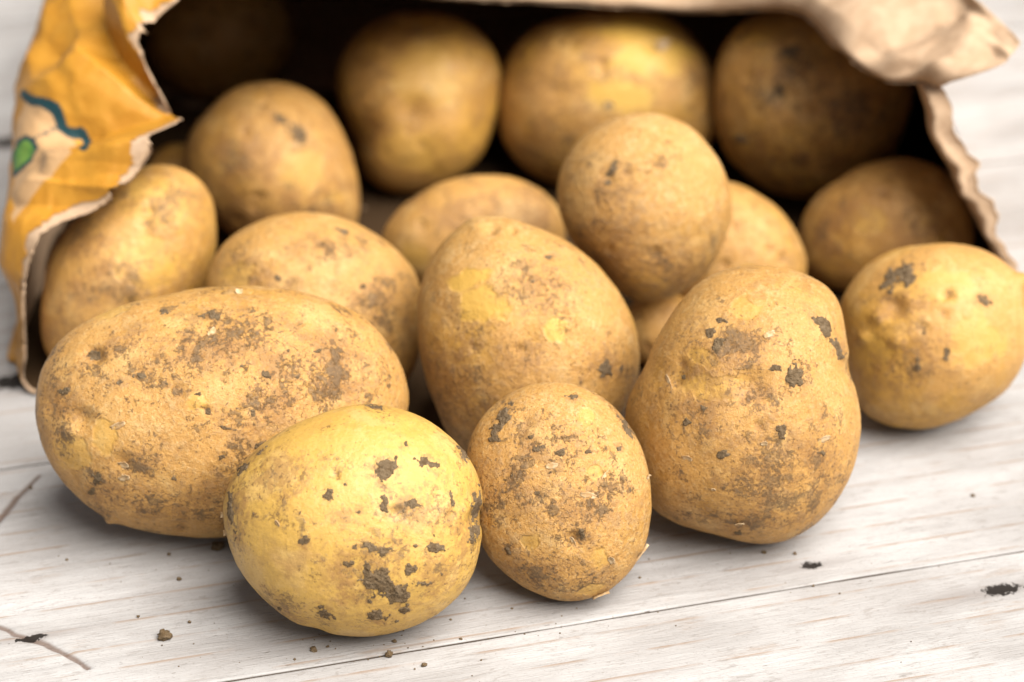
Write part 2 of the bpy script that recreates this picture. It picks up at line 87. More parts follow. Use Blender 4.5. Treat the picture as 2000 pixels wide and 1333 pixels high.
BAG = {"rim":[[-16.07,-3.82,0.05],[-16.39,-3.9,1.74],[-16.26,-4.0,3.56],[-16.06,-4.0,4.61],[-15.56,-3.8,5.93],[-14.6,-3.4,6.48],[-13.19,-3.0,6.97],[-12.4,-2.6,7.67],[-11.79,-2.0,8.36],[-10.98,-1.0,9.21],[-12.02,0.5,9.67],[-12.47,1.6,10.17],[-12.16,2.4,11.05],[-11.29,3.0,11.64],[-9.26,3.6,12.34],[-5.38,5.5,11.14],[-1.87,8.8,9.31],[2.89,11.2,8.22],[6.75,11.0,8.01],[10.1,8.5,9.13],[11.43,4.0,9.26],[12.64,2.2,9.01],[14.47,1.0,9.26],[15.39,0.5,7.4],[15.88,0.0,6.43],[16.41,-0.2,5.31],[17.05,-0.4,3.84],[17.4,-0.5,2.25],[17.9,-0.8,0.06],[9.0,-3.0,0.06],[0.0,-6.3,0.06],[-9.0,-6.8,0.06]],"mid":[[-16.59,-1.91,0.05],[-16.75,-1.95,1.04],[-16.71,-2.0,2.77],[-17.18,-2.65,4.32],[-16.97,-2.3,5.75],[-16.5,-1.85,6.5],[-15.79,-1.3,7.07],[-15.37,-0.7,7.72],[-15.04,-0.0,8.28],[-14.54,0.8,9.06],[-14.95,1.95,9.61],[-15.1,2.9,10.09],[-14.83,4.05,10.81],[-13.98,5.1,11.41],[-11.28,7.3,11.53],[-7.07,9.25,10.57],[-2.43,11.9,9.08],[2.96,13.6,8.24],[6.91,13.5,8.08],[10.0,11.25,8.81],[11.93,8.0,8.89],[13.63,7.1,8.3],[13.91,1.7,8.85],[14.5,1.1,7.03],[15.19,0.6,5.85],[15.74,0.4,4.89],[16.75,0.3,3.5],[17.27,0.3,1.82],[17.75,2.85,0.06],[9.0,1.0,0.06],[0.0,-1.15,0.06],[-9.0,-2.15,0.06]],"bulge":[[-17.11,0.0,0.06],[-17.11,0.0,0.34],[-17.16,0.0,1.98],[-17.3,0.5,3.33],[-17.37,1.0,4.87],[-17.4,1.5,5.81],[-17.39,2.2,6.46],[-17.33,3.0,7.07],[-17.28,3.8,7.5],[-17.1,4.4,8.22],[-16.89,5.2,8.85],[-16.73,6.0,9.3],[-16.5,7.5,9.88],[-15.67,9.0,10.48],[-13.3,11.0,10.73],[-8.75,13.0,9.99],[-2.99,15.0,8.84],[3.03,16.0,8.26],[7.07,16.0,8.15],[9.89,14.0,8.49],[12.42,12.0,8.53],[14.63,12.0,7.59],[15.47,11.0,6.23],[16.04,10.0,4.66],[16.58,9.0,3.41],[17.09,8.0,2.39],[17.6,7.0,1.38],[18.02,6.5,0.12],[17.6,6.5,0.06],[9.0,5.0,0.06],[0.0,4.0,0.06],[-9.0,2.5,0.06]],"flap":[[-9.62,9.5,12.83],[-5.73,12.0,11.57],[-1.96,14.0,10.04],[3.0,15.5,9.29],[7.56,15.0,9.26],[11.34,10.5,10.81],[14.18,7.0,11.43],[15.97,4.0,11.25],[17.1,1.0,10.88]],"side":[[13.84,1.0,9.26],[14.87,0.6,9.6],[15.97,0.5,9.98],[16.72,0.8,10.37],[17.1,1.0,10.88]]}
PRINT = {"line":[[8.69,4.66],[8.56,4.18],[8.56,3.74],[8.5,3.39],[8.31,3.26],[8.06,3.12],[8.0,2.9],[8.19,2.6],[7.38,1.54]],"stalk":[[7.94,3.3],[7.12,3.7]],"tan":[[8.5,4.44],[8.5,3.7],[8.44,3.39],[8.0,3.17],[7.88,2.9],[7.81,2.64],[7.06,1.76],[6.31,1.94],[5.5,1.98],[4.81,2.02],[4.19,1.63],[4.75,2.99],[5.81,4.62],[7.12,4.71]],"leaf":[[6.81,4.4],[7.19,4.0],[7.12,3.7],[6.88,3.48],[6.44,3.56],[6.06,3.96],[5.62,4.4],[6.19,4.71]],"width":0.15}

# ------------------------------------------------------------------ noise on arrays
def _hash(ix, iy, iz, seed):
    h = (ix.astype(np.int64) * 374761393 + iy.astype(np.int64) * 668265263
         + iz.astype(np.int64) * 2147483647 + seed * 1274126177) & 0xffffffff
    h = ((h ^ (h >> 13)) * 1274126177) & 0xffffffff
    h = ((h ^ (h >> 16)) * 2246822519) & 0xffffffff
    return ((h ^ (h >> 15)) & 0xffffff) / float(0x7fffff) - 1.0

def noise(p, seed=0):
    f = np.floor(p); t = p - f
    i = f.astype(np.int64)
    t = t * t * t * (t * (t * 6 - 15) + 10)
    r = 0.0
    for dx in (0, 1):
        wx = t[:, 0] if dx else 1 - t[:, 0]
        for dy in (0, 1):
            wy = t[:, 1] if dy else 1 - t[:, 1]
            for dz in (0, 1):
                wz = t[:, 2] if dz else 1 - t[:, 2]
                r = r + wx * wy * wz * _hash(i[:, 0] + dx, i[:, 1] + dy, i[:, 2] + dz, seed)
    return r

def fbm(p, octaves=4, seed=0, gain=0.5):
    a, s, q = 1.0, 0.0, p
    for k in range(octaves):
        s = s + a * noise(q, seed + 17 * k)
        q = q * 2.03 + 11.3
        a *= gain
    return s

def sstep(a, b, x):
    t = np.clip((x - a) / (b - a), 0, 1)
    return t * t * (3 - 2 * t)

# ------------------------------------------------------------------ object helpers
COL = scene.collection

def mesh_from(name, verts, faces, attrs=None, smooth=True):
    verts = np.ascontiguousarray(verts, dtype=np.float32)
    faces = np.ascontiguousarray(faces, dtype=np.int32)
    me = bpy.data.meshes.new(name)
    n, k = faces.shape
    me.vertices.add(len(verts)); me.vertices.foreach_set('co', verts.ravel())
    me.loops.add(n * k); me.loops.foreach_set('vertex_index', faces.ravel())
    me.polygons.add(n)
    me.polygons.foreach_set('loop_start', np.arange(0, n * k, k, dtype=np.int32))
    me.update(calc_edges=True)
    me.validate()
    if smooth:
        me.polygons.foreach_set('use_smooth', np.ones(len(me.polygons), dtype=bool))
    for key, val in (attrs or {}).items():
        a = me.attributes.new(key, 'FLOAT', 'POINT')
        a.data.foreach_set('value', np.ascontiguousarray(val, dtype=np.float32))
    return me

def obj(name, me, mat, parent=None, **props):
    o = bpy.data.objects.new(name, me)
    COL.objects.link(o)
    if mat is not None:
        me.materials.clear(); me.materials.append(mat)
    if parent is not None:
        o.parent = parent
    for k, v in props.items():
        o[k] = v
    return o

# ------------------------------------------------------------------ node helpers
ALBEDO = 0.62                     # true reflectance of the place against the tones listed below

class Nodes:
    def __init__(self, name):
        self.mat = bpy.data.materials.new(name)
        self.mat.use_nodes = True
        self.t = self.mat.node_tree
        self.bsdf = self.t.nodes['Principled BSDF']
    def new(self, kind, **kw):
        n = self.t.nodes.new(kind)
        for k, v in kw.items():
            setattr(n, k, v)
        return n
    def link(self, a, b):
        self.t.links.new(a, b)
    def put(self, sock, v):
        if isinstance(v, bpy.types.NodeSocket):
            self.link(v, sock)
        else:
            if isinstance(v, tuple) and len(v) == 3 and sock.type == 'RGBA':
                v = tuple(k * ALBEDO for k in v) + (1.0,)
            sock.default_value = v
    def coords(self, scale=(100, 100, 100), loc=(0, 0, 0)):
        tc = self.new('ShaderNodeTexCoord')
        m = self.new('ShaderNodeMapping')
        m.inputs['Scale'].default_value = scale
        m.inputs['Location'].default_value = loc
        self.link(tc.outputs['Object'], m.inputs['Vector'])
        return m.outputs[0]
    def stretch(self, vec, scale, loc=(0, 0, 0)):
        m = self.new('ShaderNodeMapping')
        m.inputs['Scale'].default_value = scale
        m.inputs['Location'].default_value = loc
        self.link(vec, m.inputs['Vector'])
        return m.outputs[0]
    def noise(self, vec, scale, detail=4, rough=0.55, dist=0.0):
        n = self.new('ShaderNodeTexNoise')
        self.link(vec, n.inputs['Vector'])
        n.inputs['Scale'].default_value = scale
        n.inputs['Detail'].default_value = detail
        n.inputs['Roughness'].default_value = rough
        n.inputs['Distortion'].default_value = dist
        return n.outputs[0]
    def voro(self, vec, scale, feature='F1', rnd=1.0):
        n = self.new('ShaderNodeTexVoronoi', feature=feature)
        self.link(vec, n.inputs['Vector'])
        n.inputs['Scale'].default_value = scale
        n.inputs['Randomness'].default_value = rnd
        return n.outputs['Distance']
    def math(self, op, a, b=0.0, c=0.0):
        n = self.new('ShaderNodeMath', operation=op)
        self.put(n.inputs[0], a); self.put(n.inputs[1], b); self.put(n.inputs[2], c)
        return n.outputs[0]
    def ramp(self, v, a, b, lo=0.0, hi=1.0):
        n = self.new('ShaderNodeMapRange', interpolation_type='SMOOTHSTEP')
        self.put(n.inputs['Value'], v)
        n.inputs['From Min'].default_value = a
        n.inputs['From Max'].default_value = b
        n.inputs['To Min'].default_value = lo
        n.inputs['To Max'].default_value = hi
        return n.outputs[0]
    def mix(self, f, a, b):
        n = self.new('ShaderNodeMix', data_type='RGBA')
        self.put(n.inputs[0], f)
        for s, v in ((n.inputs[6], a), (n.inputs[7], b)):
            if isinstance(v, tuple):
                s.default_value = tuple(k * ALBEDO for k in v[:3]) + (1.0,)
            else:
                self.link(v, s)
        return n.outputs[2]
    def attr(self, name):
        n = self.new('ShaderNodeAttribute', attribute_name=name)
        return n.outputs['Fac']
    def bump(self, h, dist, strength=1.0, normal=None):
        n = self.new('ShaderNodeBump')
        n.inputs['Distance'].default_value = dist
        n.inputs['Strength'].default_value = strength
        self.link(h, n.inputs['Height'])
        if normal is not None:
            self.link(normal, n.inputs['Normal'])
        return n.outputs[0]
    def finish(self, color, rough, normal=None, spec=0.35):
        self.put(self.bsdf.inputs['Base Color'], color)
        self.put(self.bsdf.inputs['Roughness'], rough)
        self.bsdf.inputs['Specular IOR Level'].default_value = spec
        if normal is not None:
            self.link(normal, self.bsdf.inputs['Normal'])
        return self.mat

# ------------------------------------------------------------------ table
ALPHA = math.radians(15.31)
PITCH_W = 12.92                    # plank width plus joint, cm
SEAM0 = -16.69

def wood_material():
    N = Nodes('whitewashed_wood')
    v = N.coords((100, 100, 100))
    oi = N.new('ShaderNodeObjectInfo')
    off = N.new('ShaderNodeVectorMath', operation='SCALE')
    comb = N.new('ShaderNodeCombineXYZ')
    N.link(oi.outputs['Random'], comb.inputs[0]); N.link(oi.outputs['Random'], comb.inputs[1])
    N.link(comb.outputs[0], off.inputs[0]); off.inputs['Scale'].default_value = 61.0
    add = N.new('ShaderNodeVectorMath', operation='ADD')
    N.link(v, add.inputs[0]); N.link(off.outputs[0], add.inputs[1])
    v = add.outputs[0]
    grain = N.noise(N.stretch(v, (0.05, 0.9, 1)), 1.0, 3, 0.5, 0.6)          # broad bands
    fine = N.noise(N.stretch(v, (0.5, 7, 1)), 1.0, 5, 0.68, 0.9)            # fibres
    fibre = N.noise(N.stretch(v, (1.2, 30, 1)), 1.0, 3, 0.6)
    blot = N.noise(N.stretch(v, (0.12, 0.34, 1)), 1.0, 6, 0.62)
    col = N.mix(N.ramp(blot, 0.35, 0.7), (0.47, 0.445, 0.43), (0.645, 0.625, 0.615))
    col = N.mix(N.ramp(fine, 0.5, 0.72, 0, 0.25), col, (0.62, 0.605, 0.60))
    col = N.mix(N.ramp(fine, 0.44, 0.28, 0, 0.22), col, (0.36, 0.32, 0.29))
    chip = N.noise(N.stretch(v, (1.3, 5.5, 1)), 1.0, 6, 0.72, 0.4)
    chip = N.math('MULTIPLY', N.ramp(chip, 0.55, 0.60), N.ramp(N.noise(v, 0.6, 3, 0.6), 0.42, 0.60))
    col = N.mix(N.math('MULTIPLY', chip, 0.42), col, (0.30, 0.26, 0.23))
    col = N.mix(N.ramp(fibre, 0.58, 0.70, 0, 0.35), col, (0.27, 0.235, 0.205))
    col = N.mix(N.ramp(N.noise(v, 14.0, 3, 0.6), 0.55, 0.70, 0, 0.3), col, (0.29, 0.26, 0.235))
    # annual rings showing as thin tan lines
    w = N.new('ShaderNodeTexWave', wave_type='BANDS', bands_direction='Y', wave_profile='SAW')
    N.link(N.stretch(v, (0.04, 1, 1)), w.inputs['Vector'])
    w.inputs['Scale'].default_value = 0.28
    w.inputs['Distortion'].default_value = 2.2
    w.inputs['Detail'].default_value = 2
    w.inputs['Detail Scale'].default_value = 0.5
    line = N.math('MULTIPLY', N.ramp(w.outputs['Fac'], 0.86, 0.99), N.ramp(N.noise(v, 0.5, 3), 0.40, 0.62))
    col = N.mix(N.math('MULTIPLY', line, 0.7), col, (0.38, 0.25, 0.16))
    # warm worn patches where the wash is gone
    worn = N.math('MULTIPLY', N.ramp(N.noise(N.stretch(v, (0.25, 0.8, 1)), 1.0, 5, 0.65), 0.58, 0.72), N.ramp(fine, 0.4, 0.6))
    col = N.mix(N.math('MULTIPLY', worn, 0.55), col, (0.38, 0.27, 0.19))
    # short dark pores and scratches
    pore = N.ramp(N.noise(N.stretch(v, (2.2, 14, 1)), 1.0, 2, 0.5), 0.69, 0.76)
    pore = N.math('MULTIPLY', pore, N.ramp(N.noise(v, 0.45, 3), 0.42, 0.62))
    col = N.mix(N.math('MULTIPLY', pore, 0.75), col, (0.20, 0.15, 0.11))
    speck = N.ramp(N.noise(v, 5.0, 3, 0.6), 0.70, 0.76)
    col = N.mix(N.math('MULTIPLY', speck, 0.5), col, (0.23, 0.19, 0.15))
    # cracks and knots measured on the boards
    col = N.mix(N.math('MULTIPLY', N.attr('streak'), 0.5), col, (0.30, 0.26, 0.24))
    ck = N.math('ADD', N.attr('crack'), N.math('MULTIPLY', N.math('SUBTRACT', fibre, 0.5), 0.12))
    col = N.mix(N.ramp(ck, 0.25, 0.8, 0, 0.8), col, (0.17, 0.105, 0.075))
    kn = N.math('ADD', N.attr('knot'), N.math('MULTIPLY', N.math('SUBTRACT', N.noise(v, 5.0, 5, 0.7), 0.5), 1.6))
    col = N.mix(N.ramp(kn, 0.42, 0.62, 0, 0.97), col, (0.022, 0.017, 0.014))
    col = N.mix(N.attr('joint'), col, (0.15, 0.11, 0.08))
    h = N.math('ADD', N.math('MULTIPLY', fine, 0.8), N.math('MULTIPLY', fibre, 0.5))
    h = N.math('SUBTRACT', h, N.math('MULTIPLY', pore, 0.8))
    return N.finish(col, 0.78, N.bump(h, 0.0007, 0.7), 0.12)

def poly_dist(x, y, pts):
    d = np.full(x.shape, 1e9); along = np.zeros(x.shape)
    for k in range(len(pts) - 1):
        ax, ay = pts[k]; bx, by = pts[k + 1]
        dx, dy = bx - ax, by - ay
        t = np.clip(((x - ax) * dx + (y - ay) * dy) / (dx * dx + dy * dy), 0, 1)
        e = np.hypot(x - ax - t * dx, y - ay - t * dy)
        along = np.where(e < d, (k + t) / (len(pts) - 1), along)
        d = np.minimum(d, e)
    return d, along

def build_table():
    rotz = Matrix.Rotation(ALPHA, 4, 'Z')
    # frame under the boards: one long batten below the joints
    s0, s1, w0, w1, za, zb = -62, 62, SEAM0 - 2 * PITCH_W, SEAM0 + 7 * PITCH_W, -4.6, -2.62
    c = [(x, y, z) for z in (za, zb) for y in (w0 + 1, w1 - 1) for x in (s0 + 1, s1 - 1)]
    f = [(0, 2, 3, 1), (4, 5, 7, 6), (0, 1, 5, 4), (2, 6, 7, 3), (0, 4, 6, 2), (1, 3, 7, 5)]
    dark = Nodes('dark_under_frame')
    fm = dark.finish((0.10, 0.085, 0.07), 0.85)
    table = obj('tabletop', mesh_from('tabletop', np.array(c) * CM, f, smooth=False), fm,
                kind='structure', label='white washed wooden board table under the potatoes')
    table.matrix_world = rotz
    mat = wood_material()
    for k in range(-2, 7):
        lo = SEAM0 + k * PITCH_W; mid = lo + PITCH_W / 2
        half = PITCH_W / 2 - (0.085 if k in (1, 3) else 0.03)
        fine = k in (-1, 0)
        if fine:
            s = np.concatenate([np.linspace(-60, -23, 30)[:-1], np.arange(-23, 23.01, 0.08), np.linspace(23, 60, 30)[1:]])
            y = np.arange(-half, half + 0.001, 2 * half / 200)
        else:
            s = np.concatenate([np.linspace(-60, -26, 30)[:-1], np.arange(-26, 26.01, 0.45), np.linspace(26, 60, 30)[1:]])
            y = np.linspace(-half, half, 60)
        e = 0.022                                   # worn arris
        y = np.concatenate([[-half] * 3, y * (half - e) / half, [half] * 3])
        drop = np.concatenate([[-2.6, -0.06, -e], np.zeros(len(y) - 6), [-e, -0.06, -2.6]])
        S, Y = np.meshgrid(s, y); Dp = np.repeat(drop[:, None], len(s), 1)
        x, yy, dz = S.ravel(), Y.ravel(), Dp.ravel()
        W = yy + mid
        p = np.stack([x, yy, np.full_like(x, 7.7 * k)], 1)
        z = 0.012 * fbm(p * (0.2, 3.2, 1), 3, 5 + k) + 0.02 * noise(p * (0.05, 0.3, 1), 9 + k) - 0.03
        # joint edge wanders a little
        edge = np.abs(yy) > half - 0.4
        yo = yy + np.where(edge, 0.02 * noise(p * (0.4, 0, 1) + 3.3, 21 + k), 0)
        joint = sstep(0.02, 0.06, -dz)
        crack = np.zeros_like(x); knot = np.zeros_like(x); streak = np.zeros_like(x)
        for pts in CRACKS:
            wob = 0.05 * noise(p * (2.5, 2.5, 1), 31)
            d, al = poly_dist(x + wob, W + wob, pts)
            wdt = 0.065 + 0.05 * np.clip(1 - np.abs(al - 0.45) * 2, 0, 1)
            crack = np.maximum(crack, np.clip(1 - d / (2.2 * wdt), 0, 1))
        for (mx, my, ml, mw) in MARKS:
            d = np.hypot((x - mx) / ml, (W - my) / mw)
            knot = np.maximum(knot, np.clip(1.15 - d * 0.75, 0, 1) * (d < 1.6))
            st = np.exp(-((W - my) / (mw * 1.1)) ** 2) * np.exp(-((x - mx) / (ml * 4)) ** 2)
            streak = np.maximum(streak, st)
        z = z - 0.10 * crack - 0.05 * np.clip(knot - 0.4, 0, 1)
        z = np.where(dz < -1, -2.6, z + dz)
        z = np.minimum(z, 0.0)
        n1, n2 = S.shape
        idx = np.arange(n1 * n2).reshape(n1, n2)
        F = np.stack([idx[:-1, :-1], idx[:-1, 1:], idx[1:, 1:], idx[1:, :-1]], -1).reshape(-1, 4)
        me = mesh_from('plank', np.stack([x, yo, z], 1) * CM, F, dict(crack=crack, knot=knot, streak=streak, joint=joint))
        o = obj('plank', me, mat, table)
        o.location = (0, mid * CM, 0)
    return table

build_table()

# ------------------------------------------------------------------ potato skin and soil
def potato_material(name, yellow=0.3, russet=0.4, scurf=0.5, specks=0.5, fresh=0.0, bare=0.4, seed=0.0):
    """yellow: smooth bare yellow skin; russet: brown stain; scurf: pale flaky skin; specks: dark soil flecks"""
    N = Nodes(name)
    v = N.coords((100, 100, 100), (seed * 3.1, seed * 1.7, seed * 5.3))
    n_lo = N.noise(v, 0.28, 2, 0.6)
    n_mid = N.noise(v, 1.1, 5, 0.65, 0.3)
    n_hi = N.noise(v, 5.0, 6, 0.7)
    n_vh = N.noise(v, 13.0, 4, 0.7)
    peel = N.attr('peel'); dust = N.attr('dust')
    warp = N.noise(v, 1.6, 2, 0.6)
    c_yel = (0.74, 0.44, 0.09) if fresh else (0.75, 0.405, 0.07); c_tan = (0.70, 0.37, 0.095); c_brn = (0.36, 0.145, 0.03)
    yel_f = N.ramp(N.math('ADD', n_lo, N.math('MULTIPLY', N.math('SUBTRACT', n_mid, 0.5), 0.5)), 0.62 - yellow * 0.42, 0.80 - yellow * 0.42)
    col = N.mix(yel_f, c_tan, c_yel)
    # paler washed areas and brown stained areas, a centimetre or so across
    col = N.mix(N.ramp(N.noise(v, 0.7, 5, 0.6, 0.6), 0.50, 0.66, 0, 0.45), col, (0.86, 0.56, 0.215))
    rus_f = N.ramp(N.math('ADD', N.math('MULTIPLY', n_mid, 0.7), N.math('MULTIPLY', n_lo, 0.3)), 0.58 - russet * 0.24, 0.72 - russet * 0.18, 0, 0.30 + 0.45 * russet)
    col = N.mix(rus_f, col, c_brn)
    # matt pale scurf, broken up finely
    sc = N.ramp(N.math('ADD', N.math('MULTIPLY', n_hi, 0.65), N.math('MULTIPLY', n_mid, 0.35)), 0.49, 0.60, 0, 0.8 * scurf)
    col = N.mix(sc, col, (0.80, 0.51, 0.205))
    col = N.mix(N.ramp(n_vh, 0.55, 0.68, 0, 0.45 * scurf + 0.06), col, (0.90, 0.63, 0.33))
    col = N.mix(N.ramp(n_vh, 0.46, 0.34, 0, 0.62 * scurf + 0.12), col, (0.36, 0.165, 0.045))
    mo = N.math('ADD', N.math('MULTIPLY', N.noise(v, 2.4, 5, 0.7, 0.2), 0.7), N.math('MULTIPLY', n_lo, 0.3))
    col = N.mix(N.ramp(mo, 0.50, 0.62, 0, 0.42 - 0.22 * fresh), col, (0.40, 0.205, 0.062))
    # bare peeled places, sharp edged
    pl = N.math('ADD', peel, N.math('MULTIPLY', N.math('SUBTRACT', warp, 0.5), 0.8))
    pl = N.math('ADD', pl, N.math('MULTIPLY', N.math('SUBTRACT', n_hi, 0.5), 0.15))
    pl = N.math('MULTIPLY', N.ramp(pl, 0.46, 0.68), N.ramp(peel, 0.02, 0.3))
    col = N.mix(N.math('MULTIPLY', pl, bare), col, (0.80, 0.475, 0.085))
    pe = N.math('MULTIPLY', N.math('MULTIPLY', pl, N.math('SUBTRACT', 1.0, pl)), 4.0)
    col = N.mix(N.math('MULTIPLY', pe, 0.06), col, (0.36, 0.17, 0.05))
    # brown smears
    du = N.math('ADD', N.math('MULTIPLY', n_mid, 0.45), N.math('MULTIPLY', n_hi, 0.55))
    du = N.ramp(N.math('ADD', du, N.math('MULTIPLY', dust, 0.20)), 0.585, 0.70)
    du = N.math('MULTIPLY', du, N.ramp(dust, 0.0, 0.35))
    col = N.mix(N.math('MULTIPLY', du, 0.5), col, (0.32, 0.14, 0.038))
    # fine dark flecks, denser in the smears
    cl = N.math('ADD', N.ramp(N.noise(v, 0.9, 3, 0.6), 0.45, 0.70, 0, 0.9), N.math('MULTIPLY', dust, 0.9))
    fl = N.noise(v, 8.0, 5, 0.7, 0.4)
    fl = N.ramp(N.math('ADD', fl, N.math('MULTIPLY', cl, 0.095 + 0.07 * specks)), 0.655, 0.70)
    col = N.mix(N.math('MULTIPLY', fl, 0.35 + 0.5 * specks), col, (0.16, 0.08, 0.027))
    fl2 = N.ramp(N.math('ADD', N.noise(v, 3.0, 6, 0.72, 0.5), N.math('MULTIPLY', cl, 0.09 + 0.08 * specks)), 0.68, 0.725)
    col = N.mix(N.math('MULTIPLY', fl2, 0.8 * specks), col, (0.19, 0.12, 0.055))
    # lenticels
    le = N.ramp(N.voro(v, 2.6), 0.085, 0.05)
    col = N.mix(N.math('MULTIPLY', le, 0.6), col, (0.22, 0.11, 0.035))
    h = N.math('ADD', N.math('MULTIPLY', n_hi, 0.9), N.math('MULTIPLY', n_vh, 0.22))
    h = N.math('ADD', h, N.math('MULTIPLY', fl2, 0.30))
    h = N.math('SUBTRACT', h, N.math('MULTIPLY', pl, 0.15))
    h = N.math('ADD', h, N.math('MULTIPLY', pe, 0.06))
    h = N.math('SUBTRACT', h, N.math('MULTIPLY', le, 0.15))
    h = N.math('MULTIPLY', h, N.ramp(pl, 0, 1, 1.0, 0.55))
    b = N.bump(h, 0.0011, 0.35 + 0.5 * scurf * (1 - fresh))
    rough = N.ramp(n_mid, 0.35, 0.65, 0.46 - 0.08 * fresh, 0.62 - 0.1 * fresh)
    return N.finish(col, rough, b, 0.42 + 0.2 * fresh)

def soil_material():
    N = Nodes('dried_soil')
    v = N.coords((100, 100, 100))
    a = N.noise(v, 6.0, 6, 0.7); b = N.noise(v, 22.0, 4, 0.6)
    col = N.mix(N.ramp(a, 0.35, 0.65), (0.18, 0.115, 0.058), (0.29, 0.205, 0.12))
    col = N.mix(N.ramp(b, 0.58, 0.72, 0, 0.6), col, (0.36, 0.27, 0.17))
    col = N.mix(N.ramp(b, 0.42, 0.30, 0, 0.7), col, (0.07, 0.045, 0.024))
    h = N.math('ADD', a, N.math('MULTIPLY', b, 0.5))
    return N.finish(col, 0.9, N.bump(h, 0.0012, 0.9), 0.15)

def flake_material():
    N = Nodes('dry_skin_flake')
    v = N.coords((100, 100, 100))
    col = N.mix(N.ramp(N.noise(v, 6.0, 4), 0.35, 0.65), (0.55, 0.33, 0.14), (0.74, 0.55, 0.33))
    return N.finish(col, 0.7, None, 0.3)

SOIL = soil_material()
FLAKE = flake_material()

def cube_sphere(n):
    g = np.tan(np.linspace(-1, 1, n + 1) * math.pi / 4)
    A, B = np.meshgrid(g, g, indexing='ij')
    one = np.ones_like(A)
    V, F, base = [], [], 0
    idx = np.arange((n + 1) ** 2).reshape(n + 1, n + 1)
    q = np.stack([idx[:-1, :-1], idx[1:, :-1], idx[1:, 1:], idx[:-1, 1:]], -1).reshape(-1, 4)
    for ax in range(3):
        for sg in (1, -1):
            c = [None] * 3
            c[ax] = one * sg; c[(ax + 1) % 3] = A * sg; c[(ax + 2) % 3] = B
            V.append(np.stack([k.ravel() for k in c], 1)); F.append(q + base); base += (n + 1) ** 2
    V = np.concatenate(V); F = np.concatenate(F)
    V /= np.linalg.norm(V, axis=1)[:, None]
    key = np.round(V * 1e6).astype(np.int64)
    _, first, inv = np.unique(key, axis=0, return_index=True, return_inverse=True)
    return V[first], inv.ravel()[F]

_sph = {}
def sphere(n):
    if n not in _sph:
        _sph[n] = cube_sphere(n)
    return _sph[n]

def outline_radius(pts, phi):
    P = np.array(pts, float)
    ang = np.arctan2(P[:, 1], P[:, 0]); r = np.hypot(P[:, 0], P[:, 1])
    o = np.argsort(ang); ang, r = ang[o], r[o]
    T = np.linspace(-math.pi, math.pi, 721)[:-1]
    R = np.interp(T, np.r_[ang - 2 * math.pi, ang, ang + 2 * math.pi], np.r_[r, r, r])
    k = np.exp(-0.5 * (np.arange(-30, 31) / 9.0) ** 2); k /= k.sum()
    R = np.convolve(np.r_[R[-30:], R, R[:30]], k, 'valid')
    # best ellipse in 1/r^2
    M = np.stack([np.ones_like(T), np.cos(2 * T), np.sin(2 * T)], 1)
    co, *_ = np.linalg.lstsq(M, 1 / R ** 2, rcond=None)
    E = 1 / np.sqrt(np.maximum(M @ co, 1e-6))
    f = lambda Q: np.interp(phi, np.r_[T, math.pi], np.r_[Q, Q[0]])
    return f(R), f(E)

def patch_field(x, z, front, patches, soft=1.0):
    f = np.zeros_like(x)
    for (cx, cz, rx, rz, rot) in patches:
        a = math.radians(rot); c, s = math.cos(a), math.sin(a)
        dx, dz = x - cx, z - cz
        q = np.hypot((dx * c + dz * s) / rx, (-dx * s + dz * c) / rz)
        f = np.maximum(f, np.clip(1 - 0.5 * q / soft, 0, 1) * front)
    return f

def blob(seed, n=5, rough=0.3):
    V, F = sphere(n)
    d = 1 + rough * fbm(V * 1.7 + seed * 7.1, 3, seed)
    return V * d[:, None], F

